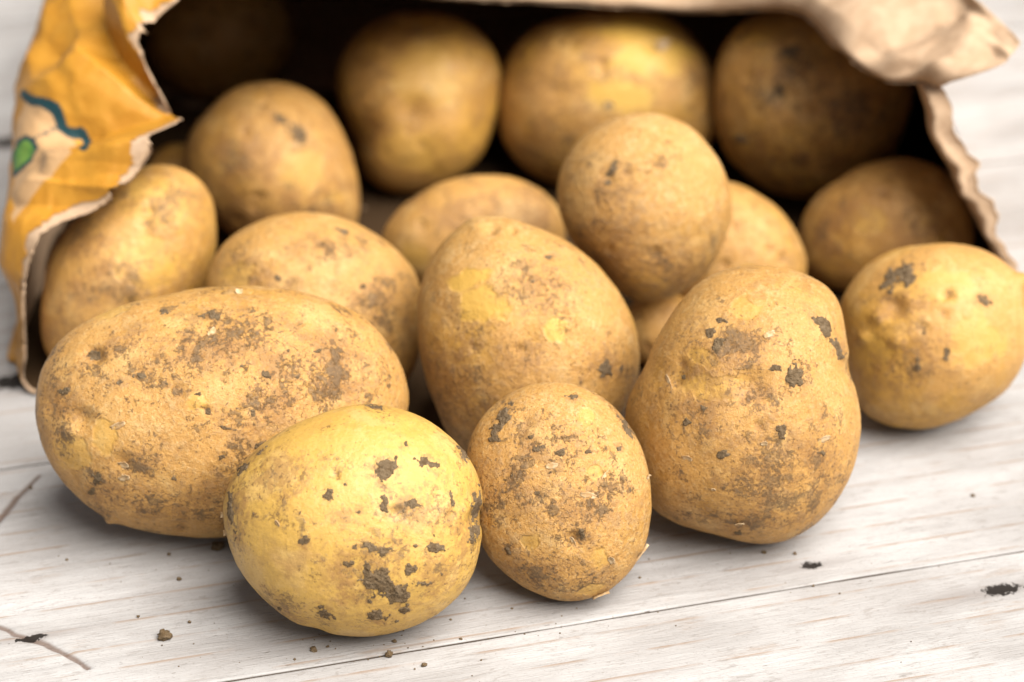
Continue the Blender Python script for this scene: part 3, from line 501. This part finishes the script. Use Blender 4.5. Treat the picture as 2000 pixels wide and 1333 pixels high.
def build_potato(key, spec, label, mat, n):
    U0, F = sphere(n)
    sd = sum(ord(c) for c in key) * 13 + int(spec['h'] * 10)
    h = spec['h']
    rbar = outline_radius(spec['o'], np.linspace(-3.14, 3.14, 90))[0].mean()
    eyes = []
    rs = np.random.RandomState(sd % 100000)
    for _ in range(5):
        q = rs.normal(size=3); q[1] = abs(q[1]) + 0.2
        eyes.append(q / np.linalg.norm(q))

    spec = dict(spec, dent=list(spec.get('dent', [])), dust=list(spec.get('dust', [])))
    for _ in range(4):                                   # small shallow eyes on the near side
        a, k = rs.uniform(0, 2 * math.pi), 0.75 * math.sqrt(rs.rand())
        rr = outline_radius(spec['o'], np.array([a]))[0][0] * k
        x, z, q = rr * math.cos(a), rr * math.sin(a), rs.uniform(1.5, 2.8)
        spec['dent'].append((x, z, q, 0.35 * q))
        spec['dust'].append((x, z - 0.2 * q, 0.9 * q, 0.6 * q, 0))

    def surf(U):
        """unit directions -> point on the skin, rough normal, 1 on the near side"""
        X, Y, Z = U[:, 0], U[:, 1], U[:, 2]
        s = np.hypot(X, Z); phi = np.arctan2(Z, X)
        R, E = outline_radius(spec['o'], phi)
        r = E + (R - E) * s ** 2
        P = np.stack([r * s * np.cos(phi), h * Y, r * s * np.sin(phi)], 1)      # mm
        nrm = np.stack([X / rbar, Y / h, Z / rbar], 1)
        nrm /= np.linalg.norm(nrm, axis=1)[:, None]
        front = sstep(0.25, -0.02, Y)
        disp = 0.42 * h / 30 * fbm(U * 2.1 + sd % 97, 2, sd) * (1 - 0.5 * s ** 4)
        disp = disp + 0.10 * fbm(P / 4.5, 3, sd + 1) + 0.035 * fbm(P / 1.1, 2, sd + 2)
        for (cx, cz, rr, dep) in spec.get('dent', []):
            d2 = ((P[:, 0] - cx) ** 2 + (P[:, 2] - cz) ** 2) / rr ** 2
            disp = disp - dep * np.exp(-1.6 * d2) * front
            if dep > 0.7:                                # brow over the eye
                b2 = ((P[:, 0] - cx) / (1.3 * rr)) ** 2 + ((P[:, 2] - cz - 0.95 * rr) / (0.5 * rr)) ** 2
                disp = disp + 0.2 * dep * np.exp(-2 * b2) * front
        for q in eyes:                                   # eyes on the far side
            disp = disp - 0.9 * np.exp(-((U - q) ** 2).sum(1) / 0.012)
        return P + nrm * disp[:, None], nrm, front

    P, nrm, front = surf(U0)
    dust = patch_field(P[:, 0], P[:, 2], front, spec.get('dust', []))
    dust = np.maximum(dust, 0.9 * sstep(0.15, 0.5, fbm(U0 * 2.6 + sd % 89, 2, sd + 3)) * (1 - front))
    halo = [(c[0], c[1], c[2] * 1.25 + 0.5, c[3] * 1.25 + 0.5, c[4]) for c in spec.get('clod', [])]
    dust = np.maximum(dust, 0.95 * patch_field(P[:, 0], P[:, 2], front, halo, 0.9))
    peel = patch_field(P[:, 0], P[:, 2], front, spec.get('peel', []))
    me = mesh_from('potato', P * 0.001, F, dict(dust=dust, peel=peel))
    o = obj('potato', me, mat, label=label, category='potato', group='dirty potatoes spilling out of a paper bag')
    ax = Vector(spec['x']).normalized(); ay = Vector(spec['y']).normalized(); az = ax.cross(ay).normalized(); ay = az.cross(ax)
    o.matrix_world = Matrix(((ax.x, ay.x, az.x, spec['c'][0] * 0.001), (ax.y, ay.y, az.y, spec['c'][1] * 0.001),
                             (ax.z, ay.z, az.z, spec['c'][2] * 0.001), (0, 0, 0, 1)))

    def direction(x, z):
        rho = np.hypot(x, z); phi = np.arctan2(z, x)
        R, E = outline_radius(spec['o'], phi)
        s = rho / R
        for _ in range(6):
            s = np.clip(rho / (E + (R - E) * s ** 2), 0, 0.9995)
        return np.stack([s * np.cos(phi), -np.sqrt(1 - s * s), s * np.sin(phi)], 1)

    # clods of dried soil: crusts that follow the skin
    for j, (cx, cz, rx, rz, rot) in enumerate(spec.get('clod', [])):
        step = max(0.17, max(rx, rz) / 28)
        m = max(rx, rz) * 1.75
        g = np.arange(-m, m + step, step)
        gx, gz = np.meshgrid(g, g); shp = gx.shape
        U = direction((cx + gx).ravel(), (cz + gz).ravel())
        Q, qn, _ = surf(U)
        a = math.radians(rot); c, sn = math.cos(a), math.sin(a)
        dx, dz = Q[:, 0] - cx, Q[:, 2] - cz
        q = np.hypot((dx * c + dz * sn) / rx, (-dx * sn + dz * c) / rz)
        sz = min(rx, rz)
        rough = fbm(Q / (0.55 * sz + 0.9), 5, sd + 5, 0.62)
        fld = (1.0 - q) + 0.6 * rough
        fld = np.where(q < 1.7, fld, -1)
        keep = (fld > 0).reshape(shp)
        lim = (np.hypot(U[:, 0], U[:, 2]) < 0.999).reshape(shp)
        keep &= lim
        idx = np.arange(keep.size).reshape(shp)
        fm = keep[:-1, :-1] & keep[:-1, 1:] & keep[1:, 1:] & keep[1:, :-1]
        if fm.sum() < 4:
            continue
        fs = np.stack([idx[:-1, :-1], idx[:-1, 1:], idx[1:, 1:], idx[1:, :-1]], -1)[fm]
        used, inv = np.unique(fs, return_inverse=True)
        fs = inv.reshape(fs.shape)
        th = 0.04 + min(0.8, 0.10 * sz + 0.16) * np.clip(fld[used] * 1.6, 0, 1) ** 0.7 * (0.8 + 0.6 * fbm(Q[used] / 0.8, 3, sd + 8, 0.6))
        e = np.sort(np.concatenate([fs[:, [0, 1]], fs[:, [1, 2]], fs[:, [2, 3]], fs[:, [3, 0]]]), axis=1)
        eu, cnt = np.unique(e, axis=0, return_counts=True)
        th[np.unique(eu[cnt == 1])] = -0.06
        vs = Q[used] + qn[used] * th[:, None]
        obj('soil_clod', mesh_from('soil_clod', vs * 0.001, fs), SOIL, o)
    # curled flakes of dry skin
    for j, (cx, cz, ln, wd, rot, lift) in enumerate(spec.get('flake', [])):
        ln, wd, lift = ln * 1.3, wd * 1.4, lift * 1.4
        c0, n0, _ = (k[0] for k in surf(direction(np.array([cx]), np.array([cz]))))
        a = math.radians(rot)
        t = np.array([math.cos(a), 0, math.sin(a)]); t = t - n0 * (t @ n0); t /= np.linalg.norm(t)
        b = np.cross(n0, t)
        nu, nv = 9, 5
        gu, gv = np.meshgrid(np.linspace(-1, 1, nu), np.linspace(-1, 1, nv))
        gu, gv = gu.ravel(), gv.ravel()
        rsj = np.random.RandomState(sd % 9999 + j)
        w = wd * 0.5 * (1 - 0.55 * gu ** 2) * (1 + 0.25 * rsj.uniform(-1, 1, gu.shape))
        up = lift * wd * (0.15 + 0.9 * np.clip(gv, -0.4, 1) ** 2 * (gv > -0.5) + 0.35 * gu ** 2) + 0.05 * rsj.uniform(-1, 1, gu.shape)
        cv = 1 / (2 * max(10.0, h))
        q = c0 + t * (gu * ln * 0.5)[:, None] + b * (gv * w)[:, None] + n0 * (up - cv * (gu * ln * 0.5) ** 2)[:, None]
        idx = np.arange(nu * nv).reshape(nv, nu)
        ff = np.stack([idx[:-1, :-1], idx[:-1, 1:], idx[1:, 1:], idx[1:, :-1]], -1).reshape(-1, 4)
        fo = obj('skin_flake', mesh_from('skin_flake', q * 0.001, ff), FLAKE, o)
        so = fo.modifiers.new('thickness', 'SOLIDIFY'); so.thickness = 0.00018
    return o

# key: (label, mesh fineness, skin)
POTATOES = {
 'P1': ('long russet potato lying on its side at the lower left, largest of all', 120, dict(yellow=0.22, russet=0.45, scurf=0.8, specks=0.75)),
 'P2': ('smooth yellow potato with dark soil patches, nearest of all at the front', 130, dict(yellow=1.15, russet=0.10, scurf=0.22, specks=0.55, fresh=0.5)),
 'P3': ('small scruffy brown potato touching the right side of the smooth yellow one', 120, dict(yellow=0.1, russet=0.35, scurf=1.0, specks=0.7)),
 'P4': ('big pear shaped tan potato with a dented middle, right front on the boards', 120, dict(yellow=0.2, russet=0.45, scurf=0.7, specks=0.6)),
 'P5': ('upright egg shaped potato with two peeled yellow spots, in the very middle', 110, dict(yellow=0.2, russet=0.2, scurf=0.85, specks=0.4, bare=0.85)),
 'P6': ('yellow potato with knobs and a big soil patch alone at the far right', 100, dict(yellow=0.5, russet=0.35, scurf=0.4, specks=0.45)),
 'P7': ('tan potato right behind the long russet one, half hidden by it', 60, dict(yellow=0.15, russet=0.35, scurf=0.75, specks=0.55)),
 'P8': ('upright golden potato at the left rim of the bag under the torn paper', 60, dict(yellow=0.3, russet=0.5, scurf=0.45, specks=0.5)),
 'P9': ('dull potato with a squiggle of dark soil behind the left upright one', 60, dict(yellow=0.3, russet=0.65, scurf=0.4, specks=0.5)),
 'P10': ('pear shaped potato standing narrow end down with a central eye, top centre', 60, dict(yellow=0.55, russet=0.5, scurf=0.2, specks=0.5)),
 'P11': ('large potato with bright yellow upper side deep in the bag, right of centre', 60, dict(yellow=0.45, russet=0.5, scurf=0.3, specks=0.45, bare=0.9)),
 'P12': ('small round pale potato perched on top of the others below the large yellow one', 80, dict(yellow=0.15, russet=0.2, scurf=1.0, specks=0.45)),
 'P13': ('half hidden potato lying right behind the upright egg shaped one', 50, dict(yellow=0.3, russet=0.45, scurf=0.45, specks=0.4)),
 'P14': ('plain tan potato peeking out to the right of the small round pale one', 50, dict(yellow=0.1, russet=0.4, scurf=0.5, specks=0.3)),
 'P14b': ('tiny shaded potato in the gap under the small round pale one', 30, dict(yellow=0.2, russet=0.6, scurf=0.3, specks=0.3)),
 'P15': ('big speckled dark potato in the bag under the folded paper flap', 60, dict(yellow=0.45, russet=0.6, scurf=0.3, specks=0.7)),
 'P16': ('shaded potato at the right wall of the bag behind the knobbly yellow one', 50, dict(yellow=0.35, russet=0.7, scurf=0.2, specks=0.5)),
 'P17': ('very dark blurred potato deepest in the bag at the top left', 40, dict(yellow=0.4, russet=0.6, scurf=0.2, specks=0.4)),
 'P18': ('sliver of a dark potato between the torn paper edge and the dull potato', 30, dict(yellow=0.4, russet=0.6, scurf=0.2, specks=0.3)),
}
for i, (key, (label, n, skin)) in enumerate(POTATOES.items()):
    build_potato(key, POT[key], label, potato_material('potato_skin_%d' % (i + 1), seed=i + 1.0, **skin), n)

# ------------------------------------------------------------------ paper bag
KNOT = np.array([0.0, 0.12, 0.25, 0.5, 0.8, 1.0])

def bag_rings():
    rim, mid, bul = (np.array(BAG[k], float) for k in ('rim', 'mid', 'bulge'))
    s3 = bul.copy(); s3[:, 1] = 20 + 0.15 * bul[:, 1]
    s4 = bul * (0.97, 0, 0.92); s4[:, 1] = 29
    s5 = bul * (0.86, 0, 0.72); s5[:, 1] = 36
    for s in (s3, s4, s5):
        s[:, 2] = np.where(bul[:, 2] < 0.1, 0.06, s[:, 2])
    return np.stack([rim, mid, bul, s3, s4, s5])            # ring, index, xyz

def hermite(p0, p1, m0, m1, t):
    t2, t3 = t * t, t * t * t
    return (2 * t3 - 3 * t2 + 1) * p0 + (t3 - 2 * t2 + t) * m0 + (-2 * t3 + 3 * t2) * p1 + (t3 - t2) * m1

def bag_surface(u, v):
    """u: index round the mouth (periodic), v: 0 at the mouth, 1 at the far end"""
    G = bag_rings(); nr, ni, _ = G.shape
    k = np.floor(u).astype(int); t = (u - k)[:, None]
    ring = []
    for r in range(nr):
        g = G[r]
        a, b, c, d = g[(k - 1) % ni], g[k % ni], g[(k + 1) % ni], g[(k + 2) % ni]
        tn = 0.42
        ring.append(hermite(b, c, tn * (c - a), tn * (d - b), t))
    ring = np.stack(ring)                                     # ring, pt, xyz
    j = np.clip(np.searchsorted(KNOT, v, side='right') - 1, 0, nr - 2)
    out = np.zeros((len(u), 3))
    slope = np.zeros_like(ring)
    for r in range(nr):
        lo, hi = max(r - 1, 0), min(r + 1, nr - 1)
        slope[r] = (ring[hi] - ring[lo]) / (KNOT[hi] - KNOT[lo])
    for r in range(nr - 1):
        m = j == r
        if not m.any():
            continue
        w = KNOT[r + 1] - KNOT[r]
        tt = ((v[m] - KNOT[r]) / w)[:, None]
        out[m] = hermite(ring[r][m], ring[r + 1][m], slope[r][m] * w * 0.85, slope[r + 1][m] * w * 0.85, tt)
    return out

def ridge(p, seed):
    return 1 - 2 * np.abs(noise(p, seed))

def crumple(p, seed, amp):
    q = p + 0.8 * np.stack([noise(p * 0.35, seed + 60), noise(p * 0.35, seed + 61), noise(p * 0.35, seed + 62)], 1)
    return amp * (0.6 * ridge(q * 0.22, seed) + 0.28 * ridge(q * 0.5, seed + 1) + 0.09 * ridge(q * 1.1, seed + 2) + 0.05 * ridge(q * 2.3, seed + 3))

def grid_normals(P):
    du = np.gradient(P, axis=1); dv = np.gradient(P, axis=0)
    n = np.cross(du, dv)
    return n / np.maximum(np.linalg.norm(n, axis=2, keepdims=True), 1e-9)

def bag_uv_grid(edge_seed, v0, jag, nu=32 * 24, nv=110):
    u = np.linspace(0, 32, nu, endpoint=False)
    tt = np.linspace(0, 1, nv) ** 1.75
    z = np.zeros_like(u)
    tear = jag * (0.8 * fbm(np.stack([u * 2.2, z, z], 1), 4, edge_seed, 0.8) + 0.7 * np.abs(((u * 3.1 + 0.4 * np.sin(u * 2.3)) % 1) - 0.5))
    start = np.interp(u, [0, 3, 4.2, 5.4, 6.2, 9, 13, 14, 22, 26, 32], v0) + tear
    Ug = np.repeat(u[None], nv, 0)
    Vg = start[None] + (1 - start[None]) * tt[:, None]
    return Ug, Vg

def line_fold(u, v, a, b, width):
    """1 on a crease from a to b in (u, v*22) space, falling off linearly"""
    d, _ = poly_dist(u, v * 22, [(a[0], a[1] * 22), (b[0], b[1] * 22)])
    return np.clip(1 - d / width, 0, 1)

def bag_points(Ug, Vg, inset):
    shp = Ug.shape
    u, v = Ug.ravel(), Vg.ravel()
    P = bag_surface(u, np.clip(v, 0, 1)).reshape(shp + (3,))
    Pw = np.concatenate([P[:, -3:], P, P[:, :3]], 1)
    n = grid_normals(Pw)[:, 3:-3]
    c = P.reshape(-1, 3).mean(0)
    if ((P - (0, 8, 5)) * n).sum() < 0:
        n = -n
    base = bag_surface(u, np.clip(v, 0, 1))
    amp = np.interp(u, [0, 3, 6, 9, 13, 16, 20, 24, 27, 28, 32], [0.10, 0.16, 0.30, 0.42, 0.45, 0.5, 0.4, 0.25, 0.12, 0.0, 0.0])
    amp = amp * (0.35 + 0.65 * sstep(0.0, 0.05, v))
    d = crumple(base, 3, 1.0) * amp
    d = d - 1.3 * line_fold(u, v, (10.1, -0.01), (12.9, 0.15), 1.0) + 0.8 * line_fold(u, v, (10.9, 0.0), (13.6, 0.12), 0.8)
    d = d - 1.0 * line_fold(u, v, (9.4, 0.02), (8.0, 0.11), 1.3) + 0.6 * line_fold(u, v, (8.4, -0.01), (7.0, 0.10), 1.0)
    d = d - 0.9 * line_fold(u, v, (11.5, 0.16), (10.7, 0.19), 1.4)
    d = d + 0.30 * line_fold(u, v, (6.4, 0.0), (5.6, 0.12), 0.9) - 0.25 * line_fold(u, v, (5.6, 0.02), (4.8, 0.12), 0.7)
    P = P + n * (d.reshape(shp) - inset)[..., None]
    wav = sstep(21.5, 23, Ug) * sstep(28, 26.5, Ug) * sstep(0.2, 0.02, Vg)
    P[..., 0] += 0.17 * wav * np.sin(Ug * 4.3 + 1.0) + 0.06 * wav * np.sin(Ug * 11.0)
    P[..., 2] = np.maximum(P[..., 2], 0.05 + (0.06 if inset > 0 else 0.0))
    return P

def ring_faces(nv, nu):
    idx = np.arange(nv * nu).reshape(nv, nu)
    nx = np.roll(idx, -1, 1)
    return np.stack([idx[:-1], nx[:-1], nx[1:], idx[1:]], -1).reshape(-1, 4)

def in_poly(x, y, pts):
    r = np.zeros(x.shape, bool)
    for k in range(len(pts)):
        ax, ay = pts[k]; bx, by = pts[k - 1]
        with np.errstate(divide='ignore', invalid='ignore'):
            c = ((ay > y) != (by > y)) & (x < (bx - ax) * (y - ay) / (by - ay + 1e-12) + ax)
        r ^= c
    return r

def signed(x, y, pts):
    d, _ = poly_dist(x, y, pts + [pts[0]])
    return np.where(in_poly(x, y, pts), d, -d)

def printed_paper():
    N = Nodes('printed_paper')
    v = N.coords((100, 100, 100))
    n = N.noise(v, 1.2, 5, 0.6); f = N.noise(v, 14.0, 4, 0.6)
    col = N.mix(N.ramp(n, 0.35, 0.65), (0.58, 0.255, 0.02), (0.65, 0.305, 0.03))
    col = N.mix(N.ramp(f, 0.6, 0.75, 0, 0.25), col, (0.74, 0.42, 0.10))
    wob = N.math('MULTIPLY', N.math('SUBTRACT', N.noise(v, 5.0, 3), 0.5), 0.08)
    tan = N.ramp(N.math('ADD', N.attr('print_tan'), wob), -0.03, 0.05)
    col = N.mix(tan, col, (0.66, 0.40, 0.19))
    gr = N.mix(N.ramp(n, 0.4, 0.6), (0.10, 0.30, 0.045), (0.20, 0.38, 0.06))
    col = N.mix(N.ramp(N.math('ADD', N.attr('print_green'), wob), -0.03, 0.03), col, gr)
    col = N.mix(N.ramp(N.math('ADD', N.attr('print_teal'), wob), -0.03, 0.03), col, (0.012, 0.055, 0.065))
    return N.finish(col, 0.5, N.bump(N.math('ADD', n, N.math('MULTIPLY', f, 0.3)), 0.0012, 0.4), 0.35)

def kraft_paper():
    N = Nodes('kraft_paper')
    v = N.coords((100, 100, 100))
    n = N.noise(v, 1.6, 5, 0.6); f = N.noise(N.stretch(v, (3, 14, 9)), 1.6, 4, 0.65)
    col = N.mix(N.ramp(n, 0.35, 0.65), (0.60, 0.405, 0.255), (0.71, 0.50, 0.33))
    col = N.mix(N.ramp(f, 0.55, 0.72, 0, 0.3), col, (0.72, 0.52, 0.365))
    # fallen soil on the lower side, blackened to paint in the shade between potatoes
    col = N.mix(N.ramp(N.math('ADD', N.attr('soil_shade'), N.math('MULTIPLY', N.math('SUBTRACT', n, 0.5), 0.6)), 0.3, 0.6, 0, 0.985), col, (0.06, 0.034, 0.016))
    return N.finish(col, 0.75, N.bump(N.math('ADD', n, N.math('MULTIPLY', f, 0.25)), 0.0005, 0.35), 0.06)

def build_bag():
    kraft = kraft_paper(); ink = printed_paper()
    # printed outer ply
    Ug, Vg = bag_uv_grid(70, [0.012, 0.014, 0.030, 0.034, 0.010, 0.009, 0.009, 0.01, 0.01, 0.006, 0.01], 0.008)
    P = bag_points(Ug, Vg, 0.0)
    nv, nu = Ug.shape
    u, v = Ug.ravel(), Vg.ravel() * 22
    tan = signed(u, v, PRINT['tan']); green = signed(u, v, PRINT['leaf'])
    teal = np.maximum(PRINT['width'] - poly_dist(u, v, PRINT['line'])[0], 0.09 - np.abs(green) )
    teal = np.maximum(teal, 0.05 - poly_dist(u, v, PRINT['stalk'])[0])
    far = (u > 14) | (v > 10)
    tan = np.where(far, -1, tan); green = np.where(far, -1, green); teal = np.where(far, -1, teal)
    me = mesh_from('paper_bag', P.reshape(-1, 3) * CM, ring_faces(nv, nu), dict(print_tan=tan, print_green=green, print_teal=teal))
    bag = obj('paper_bag', me, ink, label='open orange printed paper bag lying on its side, potatoes rolling out', category='paper bag')
    m = bag.modifiers.new('thickness', 'SOLIDIFY'); m.thickness = 0.00025; m.offset = 0
    # kraft inner ply, torn further out
    Ug, Vg = bag_uv_grid(90, [0.0] * 11, 0.009)
    Q = bag_points(Ug, Vg, 0.07)
    qf = Q.reshape(-1, 3)
    soil_shade = sstep(0.9, 0.2, qf[:, 2] + 0.4 * fbm(qf * 0.6, 3, 8)) * sstep(0.0, 0.012, Vg.ravel()) * sstep(0.62, 0.42, Vg.ravel())  # front floor of the bag: soil plus shade put into the colour
    inner = obj('inner_ply', mesh_from('inner_ply', qf * CM, ring_faces(*Ug.shape), dict(soil_shade=soil_shade)), kraft, bag)
    m = inner.modifiers.new('thickness', 'SOLIDIFY'); m.thickness = 0.0004; m.offset = 0
    # far end
    end = Q[-1]; c = end.mean(0) + (0, 0.8, 0)
    k = len(end)
    V = np.concatenate([end, end * 0.5 + c * 0.5 + (0, 0.5, 0), [c]])
    F4 = np.stack([np.arange(k), (np.arange(k) + 1) % k, k + (np.arange(k) + 1) % k, k + np.arange(k)], 1)
    F3 = np.stack([k + np.arange(k), k + (np.arange(k) + 1) % k, np.full(k, 2 * k), np.full(k, 2 * k)], 1)
    import bmesh
    bm = bmesh.new()
    vs = [bm.verts.new(tuple(p * CM)) for p in V]
    for f in F4: bm.faces.new([vs[i] for i in f])
    for f in F3: bm.faces.new([vs[i] for i in f[:3]])
    me = bpy.data.meshes.new('bag_base'); bm.to_mesh(me); bm.free()
    obj('bag_base', me, kraft, bag)
    # folded back flap, the inside of the paper showing
    ns, nt = 130, 50
    s = np.linspace(0, 1, ns); t = np.linspace(0, 1, nt)
    crease = bag_points(np.repeat((14 + 8 * s)[None], 4, 0), np.repeat(np.array([0.0, 0.01, 0.02, 0.03])[:, None], ns, 1), 0.0)[0]
    def along(pts, x):
        pts = np.array(pts, float); a = x * (len(pts) - 1); k = np.clip(np.floor(a).astype(int), 0, len(pts) - 2)
        g = lambda j: pts[np.clip(j, 0, len(pts) - 1)]
        return hermite(g(k), g(k + 1), 0.45 * (g(k + 1) - g(k - 1)), 0.45 * (g(k + 2) - g(k)), (a - k)[:, None])
    outer = along(BAG['flap'], s); right = along(BAG['side'], t)
    crease = crease + (0, -0.05, 0.05)
    right = right + (crease[-1] - right[0])[None] * (1 - t)[:, None] + (outer[-1] - right[-1])[None] * t[:, None]
    left = crease[0] + (outer[0] - crease[0]) * t[:, None]
    S, T = np.meshgrid(s, t)
    C = ((1 - T)[..., None] * crease[None] + T[..., None] * outer[None] + (1 - S)[..., None] * left[:, None] + S[..., None] * right[:, None]
         - ((1 - S) * (1 - T))[..., None] * crease[0] - (S * (1 - T))[..., None] * crease[-1] - ((1 - S) * T)[..., None] * outer[0] - (S * T)[..., None] * outer[-1])
    n = grid_normals(C)
    if n[..., 2].mean() < 0: n = -n
    puff = 0.55 * np.sin(np.pi * np.clip(T, 0, 1) ** 0.6) * (1 - 0.5 * S)
    cf = C.reshape(-1, 3)
    w = 0.28 * (0.7 * ridge(cf * 0.24, 45) + 0.35 * ridge(cf * 0.5, 46) + 0.06 * ridge(cf * 1.3, 47)).reshape(T.shape) * np.minimum(1, T * 5)
    for (a, b, wd, dp) in (((0.80, 0.0), (0.86, 0.9), 0.05, -0.45), ((0.97, 0.05), (0.90, 0.8), 0.045, 0.35), ((0.90, 0.0), (0.97, 0.6), 0.04, -0.3), ((0.70, 0.0), (0.74, 0.8), 0.06, 0.35)):
        d, _ = poly_dist(S, T * 0.5, [(a[0], a[1] * 0.5), (b[0], b[1] * 0.5)])
        w = w + dp * np.clip(1 - d / wd, 0, 1) * np.minimum(1, T * 6)
    C = C + n * (puff + w)[..., None]
    C[..., 2] += 0.05 * noise(np.stack([S * 40, T * 3, S * 0], -1).reshape(-1, 3), 77).reshape(S.shape) * (T > 0.97)
    idx = np.arange(ns * nt).reshape(nt, ns)
    F = np.stack([idx[:-1, :-1], idx[:-1, 1:], idx[1:, 1:], idx[1:, :-1]], -1).reshape(-1, 4)
    fl = obj('folded_flap', mesh_from('folded_flap', C.reshape(-1, 3) * CM, F), kraft, bag,
             label='beige folded back corner of the bag mouth')
    m = fl.modifiers.new('thickness', 'SOLIDIFY'); m.thickness = 0.0004; m.offset = 0
    return bag

build_bag()

# ------------------------------------------------------------------ crumbs of soil on the boards
CRUMB_LABELS = [
 'largest soil crumb on the boards, alone at the lower left',
 'middle sized soil crumb on the boards below the smooth yellow potato',
 'small soil crumb close under the belly of the smooth yellow potato',
 'small soil crumb farthest toward the front edge under the smooth yellow potato',
 'soil crumb by the lower left foot of the smooth yellow potato',
 'dark soil lump in the shadow between long russet and smooth yellow potatoes',
 'small soil crumb on the boards left of the smooth yellow potato',
 'small soil crumb just under the big pear shaped potato',
 'single soil crumb on the clear boards at the right',
]
def crumb_mesh(r, seed):
    V, F = blob(seed, 7, 0.42)
    V = V * np.array([1.0, 0.85, 0.72]) * r
    V[:, 2] = np.maximum(V[:, 2], -0.45 * r) + 0.42 * r
    return V, F
for i, lab in enumerate(CRUMB_LABELS):
    x, y, r = CRUMBS[i]
    V, F = crumb_mesh(r, i + 3)
    o = obj('soil_crumb', mesh_from('soil_crumb', V * CM, F, smooth=False), SOIL, label=lab, category='soil crumb', group='crumbs of soil on the boards')
    o.location = (x * CM, y * CM, -0.0003)
    o.rotation_euler = (0, 0, i * 1.3)
Vs, Fs, base = [], [], 0
rs = np.random.RandomState(5)
specks = [tuple(c) for c in CRUMBS[len(CRUMB_LABELS):]]
for (cx, cy, sp, k) in ((-5, -17, 2.4, 90), (-9.5, -13, 2.4, 60), (1.5, -15.5, 2.0, 50), (7.5, -12.5, 2.4, 50), (14, -7, 2, 20), (0, -15, 11, 50)):
    for _ in range(k):
        specks.append((cx + sp * rs.normal(), cy - abs(sp * 0.5 * rs.normal()), 0.006 + 0.022 * rs.rand() ** 3))
for i, (x, y, r) in enumerate(specks):
    V, F = blob(i + 50, 3, 0.4)
    V = V * r + (x, y, 0.3 * r - 0.03)
    Vs.append(V); Fs.append(F + base); base += len(V)
obj('soil_specks', mesh_from('soil_specks', np.concatenate(Vs) * CM, np.concatenate(Fs), smooth=False), SOIL,
    kind='stuff', label='fine specks of dry soil scattered over the boards', category='soil')
